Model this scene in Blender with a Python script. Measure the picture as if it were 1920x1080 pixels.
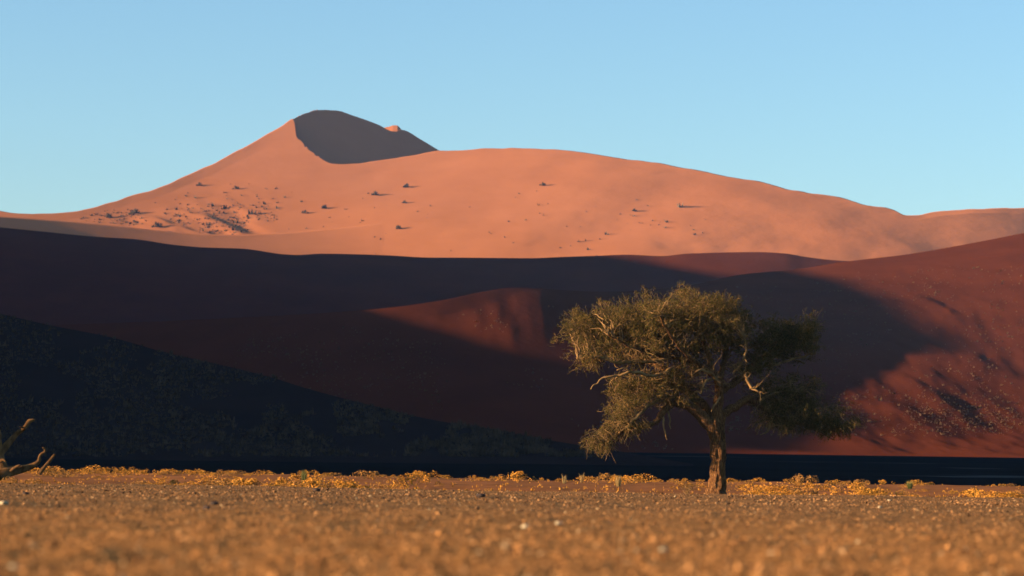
import bpy, math, random
import numpy as np
from mathutils import Vector, Matrix

for o in list(bpy.data.objects):
    bpy.data.objects.remove(o, do_unlink=True)
SC = bpy.context.scene
COL = SC.collection
rng = np.random.default_rng(7)
random.seed(7)

# ------------------------------------------------------------------ camera
F = 1920 * 100 / 36.0            # focal length in pixels of a 1920 wide frame
CAM_H = 0.69
ROLL = math.atan(0.0148)
PITCH = math.atan((893 - 540) / F)
cr, sr = math.cos(ROLL), math.sin(ROLL)
FW = Vector((0, math.cos(PITCH), math.sin(PITCH)))
UP = Vector((0, -math.sin(PITCH), math.cos(PITCH)))
XR = Vector((1, 0, 0))
cam_d = bpy.data.cameras.new('camera')
cam_d.lens = 100
cam_d.sensor_width = 36
cam_d.clip_start = 0.1
cam_d.clip_end = 60000
cam_d.dof.use_dof = True
cam_d.dof.focus_distance = 195
cam_d.dof.aperture_fstop = 1.15
cam = bpy.data.objects.new('camera', cam_d)
COL.objects.link(cam)
R_img = XR * cr + UP * sr
U_img = -XR * sr + UP * cr
m = Matrix.Identity(4)
for i in range(3):
    m[i][0] = R_img[i]; m[i][1] = U_img[i]; m[i][2] = -FW[i]
m[0][3], m[1][3], m[2][3] = 0, 0, CAM_H
cam.matrix_world = m
SC.camera = cam

# ------------------------------------------------------------------ sky, sun, exposure
SUN_EL = 8.0
SUN_PHI = 75.0                   # angle between the view axis and the way the light travels
se, ce = math.sin(math.radians(SUN_EL)), math.cos(math.radians(SUN_EL))
LX, LY = math.sin(math.radians(SUN_PHI)), math.cos(math.radians(SUN_PHI))
TAN_E = se / ce
world = bpy.data.worlds.new('World')
SC.world = world
world.use_nodes = True
wn, wl = world.node_tree.nodes, world.node_tree.links
for n in list(wn):
    wn.remove(n)
sky = wn.new('ShaderNodeTexSky')
sky.sky_type = 'NISHITA'
sky.sun_disc = False
sky.sun_elevation = math.radians(SUN_EL)
sky.sun_rotation = math.atan2(-LX, -LY)
sky.altitude = 600
sky.air_density = 1.08
sky.dust_density = 0.3
sky.ozone_density = 3.0
bg = wn.new('ShaderNodeBackground')
bg.inputs['Strength'].default_value = 0.098
wo = wn.new('ShaderNodeOutputWorld')
wl.new(sky.outputs[0], bg.inputs[0])
wl.new(bg.outputs[0], wo.inputs[0])

sun_d = bpy.data.lights.new('sun', 'SUN')
sun_d.energy = 5.0
sun_d.angle = math.radians(0.4)
sun_d.color = (1.0, 0.77, 0.50)
sun = bpy.data.objects.new('sun', sun_d)
COL.objects.link(sun)
sun.rotation_euler = Vector((LX * ce, LY * ce, -se)).to_track_quat('-Z', 'Y').to_euler()
sun.location = (-60, -20, 40)

SC.view_settings.view_transform = 'Standard'
SC.view_settings.look = 'None'
SC.view_settings.gamma = 1.0
SC.view_settings.use_curve_mapping = False
SC.view_settings.exposure = 1.5
SC.cycles.use_denoising = True
SC.cycles.max_bounces = 6
SC.cycles.diffuse_bounces = 0
SC.cycles.volume_bounces = 0
SC.cycles.transparent_max_bounces = 8

# ------------------------------------------------------------------ helpers
def pix(px, py, Y):
    """world point at depth Y that the pixel (of the 1920x1080 photograph) looks at"""
    dx, du = px - 960.0, 540.0 - py
    xw = dx * cr - du * sr
    zw = dx * sr + du * cr
    d = FW * F + XR * xw + UP * zw
    k = Y / d.y
    return np.array((d.x * k, Y, CAM_H + d.z * k))

def project(X, Y, Z):
    dz = Z - CAM_H
    fwd = Y*FW.y + dz*FW.z; up = Y*UP.y + dz*UP.z
    xw, zw = X / fwd * F, up / fwd * F
    dx = xw*cr + zw*sr; du = -xw*sr + zw*cr
    return dx + 960, 540 - du

def pchip(xs, ys, q):
    xs = np.asarray(xs, float); ys = np.asarray(ys, float); q = np.asarray(q, float)
    h = np.diff(xs); dl = np.diff(ys) / h
    mm = np.zeros_like(ys)
    for i in range(1, len(xs) - 1):
        if dl[i - 1] * dl[i] > 0:
            w1, w2 = 2 * h[i] + h[i - 1], h[i] + 2 * h[i - 1]
            mm[i] = (w1 + w2) / (w1 / dl[i - 1] + w2 / dl[i])
    mm[0], mm[-1] = dl[0], dl[-1]
    i = np.clip(np.searchsorted(xs, q) - 1, 0, len(xs) - 2)
    t = (q - xs[i]) / h[i]
    out = ((2*t**3 - 3*t**2 + 1) * ys[i] + (t**3 - 2*t**2 + t) * h[i] * mm[i]
           + (-2*t**3 + 3*t**2) * ys[i+1] + (t**3 - t**2) * h[i] * mm[i+1])
    out = np.where(q < xs[0], ys[0] + (q - xs[0]) * mm[0], out)
    return np.where(q > xs[-1], ys[-1] + (q - xs[-1]) * mm[-1], out)

_perm = np.random.default_rng(3).permutation(4096)
_grad = np.random.default_rng(4).uniform(-1, 1, 4096)
def vnoise(x, y):
    xi, yi = np.floor(x).astype(np.int64), np.floor(y).astype(np.int64)
    fx, fy = x - xi, y - yi
    fx = fx*fx*fx*(fx*(fx*6-15)+10); fy = fy*fy*fy*(fy*(fy*6-15)+10)
    def g(a, b):
        return _grad[_perm[(_perm[a & 4095] + b) & 4095]]
    return ((g(xi, yi)*(1-fx) + g(xi+1, yi)*fx)*(1-fy)
            + (g(xi, yi+1)*(1-fx) + g(xi+1, yi+1)*fx)*fy)
def fbm(x, y, oct=4, gain=0.5):
    s = np.zeros(np.broadcast(x, y).shape); a = 1.0; f = 1.0
    for k in range(oct):
        s += a * vnoise(x*f + 17.3*k, y*f - 9.1*k); a *= gain; f *= 2.03
    return s

def mesh_obj(name, verts, faces, mat, parent=None, smooth=True, link=True):
    verts = np.asarray(verts, np.float32); faces = np.asarray(faces, np.int32)
    me = bpy.data.meshes.new(name)
    k = faces.shape[1]; nf = len(faces)
    me.vertices.add(len(verts)); me.vertices.foreach_set('co', verts.ravel())
    me.loops.add(nf * k); me.loops.foreach_set('vertex_index', faces.ravel())
    me.polygons.add(nf); me.polygons.foreach_set('loop_start', np.arange(0, nf*k, k, dtype=np.int32))
    me.polygons.foreach_set('use_smooth', np.full(nf, smooth))
    me.update(calc_edges=True)
    if mat: me.materials.append(mat)
    o = bpy.data.objects.new(name, me)
    if link: COL.objects.link(o)
    if parent: o.parent = parent
    return o

def grid_faces(nu, nv, flip=False):
    i = np.arange(nu - 1)[:, None] * nv + np.arange(nv - 1)[None, :]
    i = i.ravel()
    f = np.stack([i, i + nv, i + nv + 1, i + 1], 1)
    return f[:, ::-1] if flip else f

def tag(o, label=None, cat=None, group=None, kind=None):
    if label: o['label'] = label
    if cat: o['category'] = cat
    if group: o['group'] = group
    if kind: o['kind'] = kind
    return o

def new_mat(name):
    mt = bpy.data.materials.new(name); mt.use_nodes = True
    nt = mt.node_tree
    b = nt.nodes['Principled BSDF']
    b.inputs['Specular IOR Level'].default_value = 0.1
    b.inputs['Roughness'].default_value = 0.9
    return mt, nt, b

def sand_mat(name, stops, scale, bump=0.0, bscale=1.0, stretch=(1, 1, 1), rough=1.0):
    """two-octave mottled diffuse sand; stops = list of (pos, rgb)"""
    mt, nt, b = new_mat(name)
    b.inputs['Specular IOR Level'].default_value = 0.0
    b.inputs['Diffuse Roughness'].default_value = rough
    N, L = nt.nodes, nt.links
    tc = N.new('ShaderNodeTexCoord'); mp = N.new('ShaderNodeMapping')
    mp.inputs['Scale'].default_value = stretch
    L.new(tc.outputs['Object'], mp.inputs['Vector'])
    nz = N.new('ShaderNodeTexNoise'); nz.inputs['Scale'].default_value = scale
    nz.inputs['Detail'].default_value = 6; nz.inputs['Roughness'].default_value = 0.6
    L.new(mp.outputs[0], nz.inputs['Vector'])
    cr_ = N.new('ShaderNodeValToRGB')
    el = cr_.color_ramp.elements
    el[0].position, el[0].color = stops[0][0], (*stops[0][1], 1)
    el[1].position, el[1].color = stops[-1][0], (*stops[-1][1], 1)
    for p, c in stops[1:-1]:
        e = el.new(p); e.color = (*c, 1)
    L.new(nz.outputs['Fac'], cr_.inputs['Fac'])
    L.new(cr_.outputs[0], b.inputs['Base Color'])
    if bump:
        n2 = N.new('ShaderNodeTexNoise'); n2.inputs['Scale'].default_value = bscale
        n2.inputs['Detail'].default_value = 8; n2.inputs['Roughness'].default_value = 0.65
        L.new(mp.outputs[0], n2.inputs['Vector'])
        bp = N.new('ShaderNodeBump'); bp.inputs['Strength'].default_value = 1.0
        bp.inputs['Distance'].default_value = bump
        L.new(n2.outputs['Fac'], bp.inputs['Height'])
        L.new(bp.outputs[0], b.inputs['Normal'])
    return mt

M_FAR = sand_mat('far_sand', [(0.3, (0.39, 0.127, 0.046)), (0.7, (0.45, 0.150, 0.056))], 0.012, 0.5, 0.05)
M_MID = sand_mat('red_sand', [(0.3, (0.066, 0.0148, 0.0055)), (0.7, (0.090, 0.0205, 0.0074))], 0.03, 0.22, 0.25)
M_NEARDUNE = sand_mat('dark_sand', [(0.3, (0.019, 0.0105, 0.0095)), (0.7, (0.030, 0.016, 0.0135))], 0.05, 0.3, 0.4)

# ------------------------------------------------------------------ ground sheet
GY = [-4000, 15, 60, 115, 127, 131, 137, 160, 188, 196, 232, 262, 720, 800, 1000, 60000]
GZ = [0, 0, 0, 0.0, 0.05, -0.02, -0.08, 0.16, 0.50, 0.46, -0.60, -0.45, 7.0, 8.0, 9.0, 9.0]
def ground_base(y):
    return pchip(GY, GZ, y)
def ground_z(x, y):
    z = ground_base(y)
    near = np.clip((136 - y) / 10, 0, 1) * np.clip(y / 10, 0, 1)
    z = z + near * (0.045 * fbm(x*0.25, y*0.12, 3) + 0.018 * fbm(x*2.1, y*1.1, 3))
    strip = np.clip((y - 131) / 8, 0, 1) * np.clip((215 - y) / 15, 0, 1)
    z = z + strip * (0.09 * fbm(x*0.12 + 5, y*0.06, 3) + 0.02*fbm(x*0.9, y*0.5, 2))
    return z

M_GROUND, nt, b = new_mat('ground')
b.inputs['Specular IOR Level'].default_value = 0.0
N, L = nt.nodes, nt.links
geo = N.new('ShaderNodeNewGeometry'); sep = N.new('ShaderNodeSeparateXYZ')
L.new(geo.outputs['Position'], sep.inputs[0])
def noise(scale, detail=5, rough=0.6, vec=None):
    n = N.new('ShaderNodeTexNoise'); n.inputs['Scale'].default_value = scale
    n.inputs['Detail'].default_value = detail; n.inputs['Roughness'].default_value = rough
    L.new(vec or geo.outputs['Position'], n.inputs['Vector']); return n
def ramp(inp, stops):
    r = N.new('ShaderNodeValToRGB'); el = r.color_ramp.elements
    el[0].position, el[0].color = stops[0][0], (*stops[0][1], 1)
    el[1].position, el[1].color = stops[-1][0], (*stops[-1][1], 1)
    for p, c in stops[1:-1]:
        e = el.new(p); e.color = (*c, 1)
    L.new(inp, r.inputs['Fac']); return r
def mix(fac, a, c):
    mx = N.new('ShaderNodeMix'); mx.data_type = 'RGBA'
    L.new(fac, mx.inputs['Factor']); L.new(a, mx.inputs['A']); L.new(c, mx.inputs['B'])
    return mx.outputs['Result']
def maprange(inp, a, c):
    r = N.new('ShaderNodeMapRange'); r.inputs['From Min'].default_value = a; r.inputs['From Max'].default_value = c
    L.new(inp, r.inputs['Value']); return r.outputs[0]
gravel_c = ramp(noise(3.0, 8, 0.7).outputs['Fac'], [(0.3, (0.24, 0.092, 0.027)), (0.5, (0.44, 0.178, 0.051)), (0.72, (0.56, 0.245, 0.077))]).outputs[0]
red_c = ramp(noise(0.6).outputs['Fac'], [(0.3, (0.28, 0.095, 0.032)), (0.7, (0.38, 0.14, 0.05))]).outputs[0]
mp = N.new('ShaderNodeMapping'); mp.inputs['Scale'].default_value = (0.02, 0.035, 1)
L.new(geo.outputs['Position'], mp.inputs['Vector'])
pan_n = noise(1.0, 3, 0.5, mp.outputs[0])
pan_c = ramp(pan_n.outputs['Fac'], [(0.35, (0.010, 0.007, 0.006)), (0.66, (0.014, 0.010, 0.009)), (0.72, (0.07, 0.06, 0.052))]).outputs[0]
far_c = ramp(noise(3.0, 8, 0.7).outputs['Fac'], [(0.3, (0.16, 0.070, 0.027)), (0.5, (0.31, 0.140, 0.050)), (0.72, (0.42, 0.20, 0.075))]).outputs[0]
gravel_c = mix(maprange(sep.outputs['Y'], 24, 62), gravel_c, far_c)
c1 = mix(maprange(sep.outputs['Y'], 128, 133), gravel_c, red_c)
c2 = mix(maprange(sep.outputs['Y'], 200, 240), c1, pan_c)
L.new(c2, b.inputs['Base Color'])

ks = np.linspace(-0.27, 0.27, 440)
ext = np.array([0.3, 0.36, 0.45, 0.6, 0.9, 30])
ks = np.concatenate([-ext[::-1], ks, ext])
ys = np.concatenate([[-2000, -1000, -300, -100, -40, -15, -5, 0, 4, 8], np.geomspace(12, 120, 300), np.linspace(120.3, 140, 70),
                     np.linspace(140.8, 240, 110), np.geomspace(243, 1000, 70), [1500, 3000, 6000, 9000]])
KK, YY = np.meshgrid(ks, ys, indexing='ij')
XX = KK * np.maximum(np.abs(YY), 15)
big = np.abs(KK) > 20
XX = np.where(big, np.sign(KK) * 9000, XX)
ZZ = ground_z(XX, YY)
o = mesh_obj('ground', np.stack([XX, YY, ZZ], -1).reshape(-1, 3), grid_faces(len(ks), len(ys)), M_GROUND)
tag(o, kind='structure')

# ------------------------------------------------------------------ dunes
def dune_body(name, mat, us, crest, foot_y, foot_z, power=((0, 1.25), (1, 1.25)), rows=110, noise_fn=None, back_len=500, back_slope=0.5, parent=None, base=None):
    """lofted dune: a crest line (px, py, depth), a near face down to its foot and a far face behind"""
    us = np.asarray(us, float)
    cx = [c[0] for c in crest]
    cy = pchip(cx, [c[1] for c in crest], us); cY = pchip(cx, [c[2] for c in crest], us)
    P = np.array([pix(u, v, Y) for u, v, Y in zip(us, cy, cY)])
    kx = P[:, 0] / P[:, 1]; zc = P[:, 2]
    fy = pchip([f[0] for f in foot_y], [f[1] for f in foot_y], us)
    fz = foot_z(fy)
    s = 1 - np.linspace(0, 1, rows)[::-1] ** 1.25      # 0 foot .. 1 crest
    s = np.sort(s)
    bY = cY if base is None else pchip([q[0] for q in base], [q[1] for q in base], us)
    Y = fy[:, None] + (bY - fy)[:, None] * s[None] + (cY - bY)[:, None] * s[None] ** 3.5
    Z = fz[:, None] + (zc - fz)[:, None] * s[None] ** np.interp(us, [q[0] for q in power], [q[1] for q in power])[:, None]
    X = kx[:, None] * Y
    if noise_fn is not None:
        Z = Z + noise_fn(X, Y, us[:, None], s[None])
    # behind the crest
    tb = np.linspace(0, 1, 14)[1:] ** 1.5
    Yb = cY[:, None] + back_len * tb[None]
    Zb = np.maximum(zc[:, None] - back_slope * back_len * tb[None], -3)
    Xb = kx[:, None] * Yb
    V = np.stack([np.concatenate([X, Xb], 1), np.concatenate([Y, Yb], 1), np.concatenate([Z, Zb], 1)], -1)
    nv = V.shape[1]
    o = mesh_obj(name, V.reshape(-1, 3), grid_faces(len(us), nv), mat, parent)
    if parent is None: tag(o, kind='structure')
    return o, (X, Y, Z)

def zconst(c): return lambda fy: np.full_like(fy, c)
win = lambda s: np.clip(s / 0.15, 0, 1) * np.clip((1 - s) / 0.08, 0, 1)

FAR_CREST = [(-400, 330, 2900), (-150, 380, 2800), (0, 395, 2700), (25, 400, 2700), (90, 401, 2700), (145, 396, 2700), (200, 382, 2720), (250, 366, 2730),
    (290, 355, 2740), (345, 331, 2760), (395, 309, 2780), (450, 280, 2800), (500, 252, 2820), (530, 235, 2835), (550, 223, 2848), (553, 236, 2848), (555, 252, 2843), (558, 256, 2840),
    (566, 267, 2832), (578, 279, 2822), (596, 293, 2810), (608, 300, 2803), (626, 306, 2797), (644, 308, 2795), (665, 307, 2795), (688, 304, 2800), (732, 298, 2810),
    (777, 291, 2825), (803, 286, 2835), (825, 282.8, 2840), (850, 282, 2840), (880, 281, 2840), (910, 278, 2840), (960, 278, 2835), (1055, 281, 2820), (1125, 291, 2805), (1185, 300, 2795),
    (1230, 305, 2785), (1280, 315, 2775), (1330, 323, 2765), (1385, 335, 2750), (1420, 339, 2740), (1480, 355, 2725), (1515, 361, 2715), (1565, 368, 2705), (1620, 383, 2690), (1675, 393, 2680),
    (1700, 404, 2680), (1725, 403, 2680), (1750, 398, 2680), (1800, 393, 2680), (1860, 391, 2680), (1910, 389.5, 2680), (2100, 385, 2690), (2400, 380, 2700)]
us = np.unique(np.concatenate([np.arange(-400, 2400, 6.0), np.arange(540, 660, 1.0)]))
def far_depth(u, v):
    """the windward slope as one smooth sheet: depth behind each pixel"""
    return 2250 + (500 - v) * 2.0 - 0.03 * (u - 960) + 0.00019 * np.maximum(u - 960, 0)**2 + 14 * np.sin(u / 310.0 + 0.6)
cvy = pchip([c[0] for c in FAR_CREST], [c[1] for c in FAR_CREST], us)
cvy = cvy + np.where((us > 551) & (us < 600), 2.6 * vnoise(us*0.45, us*0), 0.8*vnoise(us*0.05, us*0))
rows = []
tr = np.linspace(0, 1, 130)
for u, vc in zip(us, cvy):
    vv = 530 + (vc - 530) * tr
    Yv = far_depth(u, vv)
    col = [pix(u, 530, Yv[0]) + np.array((0, -330, -150))]
    col += [pix(u, v, Y_) for v, Y_ in zip(vv, Yv)]
    top = col[-1]
    for q in (6, 40, 150, 450, 800):
        col.append(top + np.array((top[0]/top[1]*q, q, -0.42*q)))
    rows.append(col)
V = np.array(rows)
sN = np.concatenate([[0], tr, [1]*5])[None, :]
U = us[:, None]
left_w = np.clip((560 - U) / 160, 0, 1); low = np.clip((0.8 - sN) / 0.4, 0, 1)
Xf, Yf = V[:, :, 0], V[:, :, 1]
nz = left_w*low*6.0*np.clip(fbm(Xf*0.045 + Yf*0.02, Yf*0.022, 2) - 0.05, 0, 1) + 3.0 * fbm(Xf*0.005 + Yf*0.003, Yf*0.003, 2) + 0.7 * np.clip((U - 560) / 200, 0, 1) * fbm(Xf*0.016 - Yf*0.006, Yf*0.003, 2) + left_w*low*(6.0*fbm(Xf*0.030 + Yf*0.018, Yf*0.009, 4)) + 0.3*low*fbm(Xf*0.03, Yf*0.012, 3)
V[:, :, 2] += nz * win(sN) * np.clip((np.abs(U - 570) - 10) / 120, 0, 1)
far = mesh_obj('far_dune', V.reshape(-1, 3), grid_faces(V.shape[0], V.shape[1]), M_FAR)
tag(far, kind='structure')
far_s = (V[:, :, 0], V[:, :, 1], V[:, :, 2])

# shaded slip face behind the curved brink
SLIP_TOP = [(546, 226), (555, 220), (575, 212), (595, 206), (635, 208), (660, 216), (700, 230), (716, 237), (724, 242), (735, 246), (744, 246.5), (750, 243), (755, 243.5), (790, 262), (824, 282.5), (850, 297)]
us2 = np.arange(546, 850, 2.0)
ty = pchip([a for a, _ in SLIP_TOP], [b_ for _, b_ in SLIP_TOP], us2)
ty = ty + np.where(us2 < 650, 0.7 * vnoise(us2*0.35, us2*0), 0)
rows = []
for u, v in zip(us2, ty):
    Y0 = 2755 + (u - 546) * 0.55 * 1.2
    col = [pix(u, r_, Y0 + (330 - r_) * 0.55 * 1.55) for r_ in np.linspace(330, v, 40)]
    top = col[-1]
    for q in (8, 40, 150, 500):
        col.append(top + np.array((top[0]/top[1]*q, q, -0.55*q)))
    rows.append(col)
V = np.array(rows)
mesh_obj('slip_face', V.reshape(-1, 3), grid_faces(V.shape[0], V.shape[1]), M_FAR, far)
# small sunlit knoll on the far shoulder
us3 = np.arange(700, 766, 1.0)
ty = pchip([700, 712, 722, 730, 738, 745, 749, 753, 765], [244, 241.5, 239, 237.3, 235, 235.2, 238.5, 243, 254], us3)
rows = []
for u, v in zip(us3, ty):
    Y0 = 3012 - (u - 700) * 0.22
    col = [pix(u, 275, Y0 - 34)] + [pix(u, v + q, Y0 - q) for q in (22, 16, 11, 7, 4, 2, 1, 0)]
    top = col[-1]
    for q in (4, 40, 120):
        col.append(top + np.array((top[0]/top[1]*q, q, -0.5*q)))
    rows.append(col)
V = np.array(rows)
mesh_obj('knoll', V.reshape(-1, 3), grid_faces(V.shape[0], V.shape[1]), M_FAR, far)

AP_U = [-400, 0, 100, 215, 300, 360, 440, 525, 600, 700, 800, 900, 960]
AP_V = [385, 405, 412, 423, 432, 438, 440, 437, 431, 425, 422, 424, 428]
us4 = np.arange(-400, 961, 8.0)
av = pchip(AP_U, AP_V, us4)
rows = []
for u, v in zip(us4, av):
    off = -215 * max(0.0, 1 - u / 820) ** 2 + max(0, u - 640) * 0.03
    ka = 2.2 - 0.2 * min(1, max(0, (u - 300) / 350))
    Yc = far_depth(u, v) + off
    col = [pix(u, 545, Yc - ka*(545 - v)) + np.array((0, -150, -90))]
    col += [pix(u, r_, Yc - ka*(r_ - v)) for r_ in np.linspace(545, v, 40)]
    top = col[-1]
    for q in (6, 25, 70, 140):
        col.append(top + np.array((top[0]/top[1]*q, q, -0.30*q)))
    rows.append(col)
V = np.array(rows)
cva = np.interp(us4, us, cvy)[:, None]
sA = np.clip((530 - project(V[:, :, 0], V[:, :, 1], V[:, :, 2])[1]) / (530 - cva), 0, 1)
V[:, :, 2] += (3.0 * fbm(V[:, :, 0]*0.005 + V[:, :, 1]*0.003, V[:, :, 1]*0.003, 2) + 0.7 * np.clip((us4[:, None] - 560) / 200, 0, 1) * fbm(V[:, :, 0]*0.016 - V[:, :, 1]*0.006, V[:, :, 1]*0.003, 2)) * win(sA) * np.clip((np.abs(us4[:, None] - 570) - 10) / 120, 0, 1) * np.clip((us4[:, None] - 450) / 150, 0, 1)
tag(mesh_obj('apron_dune', V.reshape(-1, 3), grid_faces(V.shape[0], V.shape[1]), M_FAR), kind='structure')

BACK = [(-500, 380, 1640), (-150, 410, 1640), (0, 426, 1640), (100, 436, 1640), (183, 444, 1640), (250, 448, 1640), (327, 459, 1640), (385, 464, 1640), (453, 466, 1640), (486, 470, 1640), (525, 476, 1640),
        (558, 478, 1640), (602, 475.6, 1640), (680, 477, 1640), (732, 479, 1640), (810, 483, 1640), (847, 483, 1640), (993, 484, 1640), (1058, 481.6, 1640), (1120, 479.5, 1640), (1175, 477.5, 1640),
        (1240, 480, 1640), (1290, 475.5, 1640), (1420, 472.5, 1640), (1470, 475, 1640), (1510, 481.5, 1640), (1560, 487.5, 1640), (1595, 490, 1640), (1700, 505, 1640), (1900, 540, 1640), (2200, 590, 1640)]
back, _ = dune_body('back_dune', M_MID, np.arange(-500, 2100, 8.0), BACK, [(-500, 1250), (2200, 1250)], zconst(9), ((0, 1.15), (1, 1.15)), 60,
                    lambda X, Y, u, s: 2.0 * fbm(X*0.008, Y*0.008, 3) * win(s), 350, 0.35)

MID = [(-500, 625, 1000), (0, 612, 990), (200, 606, 980), (480, 594, 915), (710, 579, 892), (830, 563, 903), (908, 547, 918), (969, 539, 930), (1022, 541.5, 935), (1070, 545, 944), (1130, 547, 960), (1180, 546, 995),
       (1279, 537, 1095), (1340, 525, 1165), (1385, 515.5, 1180), (1500, 504, 1210), (1590, 490, 1225), (1700, 477, 1240), (1800, 460, 1250), (1920, 437, 1260), (2100, 405, 1270), (2400, 350, 1290)]
def mid_noise(X, Y, u, s):
    w = win(s)
    hump = np.exp(-((u - 960) / 140.0) ** 2)
    right = np.clip((u - 1450) / 200, 0, 1)
    n = 0.8 * fbm(X*0.012, Y*0.012, 3)
    n = n + hump * np.clip((s - 0.6) / 0.2, 0, 1) * 0.55 * fbm(X*0.12, Y*0.02, 2)
    for u0, wd, am in ((868, 20, 0.30), (912, 22, 0.55), (955, 26, 0.40), (1000, 30, 0.35), (1062, 26, 0.5)):      # spurs running down from the crest
        n = n + am * np.exp(-((u - u0 - 150*(1 - s) - 6*np.sin(9*s + u0)) / wd) ** 2) * np.clip((s - 0.5) / 0.25, 0, 1)
    n = n + right * (0.65 * fbm(X*0.06 + Y*0.01, Y*0.022, 4))
    return n * w
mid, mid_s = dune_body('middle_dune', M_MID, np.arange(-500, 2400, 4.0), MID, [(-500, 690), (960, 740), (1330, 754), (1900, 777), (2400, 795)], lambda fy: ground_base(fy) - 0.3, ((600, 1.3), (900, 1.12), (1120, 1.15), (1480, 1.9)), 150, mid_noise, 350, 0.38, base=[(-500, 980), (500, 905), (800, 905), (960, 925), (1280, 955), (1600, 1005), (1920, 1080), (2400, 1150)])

LEFT = [(-260, 520, 640), (-120, 557, 630), (0, 588, 620), (96, 610, 610), (207, 632, 600), (308, 660, 590), (414, 684, 580), (510, 708, 570), (578, 729, 560), (684, 757, 550), (806, 786, 535), (928, 806, 525), (1010, 822, 518), (1091, 835, 512), (1160, 846, 508), (1300, 870, 500)]
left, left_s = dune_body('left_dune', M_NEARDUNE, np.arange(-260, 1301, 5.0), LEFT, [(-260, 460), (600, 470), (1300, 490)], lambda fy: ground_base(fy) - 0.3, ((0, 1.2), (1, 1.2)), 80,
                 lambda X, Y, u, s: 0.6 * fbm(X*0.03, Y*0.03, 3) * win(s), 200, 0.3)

# dune west of the view whose shadow lies over the pan and the lower slopes: silhouette height B over a
def sun_coords(surf, pts):
    px_, py_ = project(*surf); out = []
    for (u, v) in pts:
        i = np.argmin((px_ - u)**2 + (py_ - v)**2)
        x, y, z = (q.ravel()[i] for q in surf)
        out.append((round(y*LX - x*LY), round(z + (x*LX + y*LY)*TAN_E, 1), u, v))
    return out
S1 = [(715, 585), (800, 608), (880, 632), (950, 657), (1050, 695), (1120, 735), (1250, 790), (1330, 828)]
S2 = [(1500, 508), (1560, 520), (1640, 545), (1700, 575), (1748, 612), (1735, 660), (1720, 705), (1690, 737), (1630, 748), (1560, 738)]
p1 = sorted(p[:2] for p in sun_coords(mid_s, S1))
p2 = sorted(p[:2] for p in sun_coords(mid_s, S2))
knots = []
p1 = [(q[0], q[1] + (2.5 if 745 < q[0] < 825 else 0.0)) for q in p1]
p1 = [q for q in p1 if q[0] < 880] + [(885, 82.0), (899, 99.5), (912, 105.0)]
for p in p1 + [q for q in p2 if q[0] > p1[-1][0] + 6 and q[0] < 1160]:
    if not knots or (p[0] > knots[-1][0] + 4 and p[1] > knots[-1][1]): knots.append(p)
SIL = ([(150, -40), (196, -14), (230, 8), (275, 24), (340, 38), (450, 48), (600, 57), (690, 62), (703, 58), (716, 45), (724, 44)] + knots
       + [(1300, 168), (1450, 182), (1620, 199), (1720, 196), (1850, 160), (2000, 100), (2200, 20), (2300, -60)])
aa = np.concatenate([np.arange(150, 1000, 6.0), np.arange(1000, 2300, 20.0)])
Bz = pchip([a for a, _ in SIL], [b_ for _, b_ in SIL], aa)
cols = []
for a_, B_ in zip(aa, Bz):
    # crest position: x = -(60+0.5y), a = y*LX - x*LY
    y_ = (a_ - 60 * LY) / (LX + 0.5 * LY)
    x_ = -(60 + 0.5 * y_)
    z_ = B_ - (x_ * LX + y_ * LY) * TAN_E
    col = []
    for q in np.linspace(-1, 1, 31):
        w_ = abs(q) * max(z_ + 8, 4) / (0.60 if q > 0 else 0.42)
        col.append((x_ + math.copysign(w_, q) * 1.0, y_ + 0.15*math.copysign(w_, q), z_ - (z_ + 8) * abs(q) if z_ > -7 else -8))
    cols.append(col)
V = np.array(cols)
V[:, :, 2] += 0.8 * fbm(V[:, :, 0]*0.03, V[:, :, 1]*0.03, 3) * np.clip(V[:, :, 2] / 10, 0, 1) * 0.5
west = mesh_obj('west_dune', V.reshape(-1, 3), grid_faces(V.shape[0], V.shape[1]), M_NEARDUNE)
tag(west, kind='structure')


# ------------------------------------------------------------------ scrub, stones, tufts
def plain_mat(name, c0, c1, scale=3.0, rough=0.9, trans=0.0):
    mt, nt, b = new_mat(name)
    b.inputs['Specular IOR Level'].default_value = 0.05
    b.inputs['Roughness'].default_value = rough
    N, L = nt.nodes, nt.links
    g = N.new('ShaderNodeNewGeometry'); n = N.new('ShaderNodeTexNoise'); n.inputs['Scale'].default_value = scale
    n.inputs['Detail'].default_value = 4
    L.new(g.outputs['Position'], n.inputs['Vector'])
    r = N.new('ShaderNodeValToRGB'); r.color_ramp.elements[0].position = 0.32; r.color_ramp.elements[1].position = 0.68
    r.color_ramp.elements[0].color = (*c0, 1); r.color_ramp.elements[1].color = (*c1, 1)
    L.new(n.outputs['Fac'], r.inputs['Fac']); L.new(r.outputs[0], b.inputs['Base Color'])
    if trans:
        t = N.new('ShaderNodeBsdfTranslucent'); mx = N.new('ShaderNodeMixShader'); mx.inputs[0].default_value = trans
        L.new(r.outputs[0], t.inputs['Color'])
        L.new(b.outputs[0], mx.inputs[1]); L.new(t.outputs[0], mx.inputs[2])
        L.new(mx.outputs[0], N['Material Output'].inputs['Surface'])
    return mt

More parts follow.
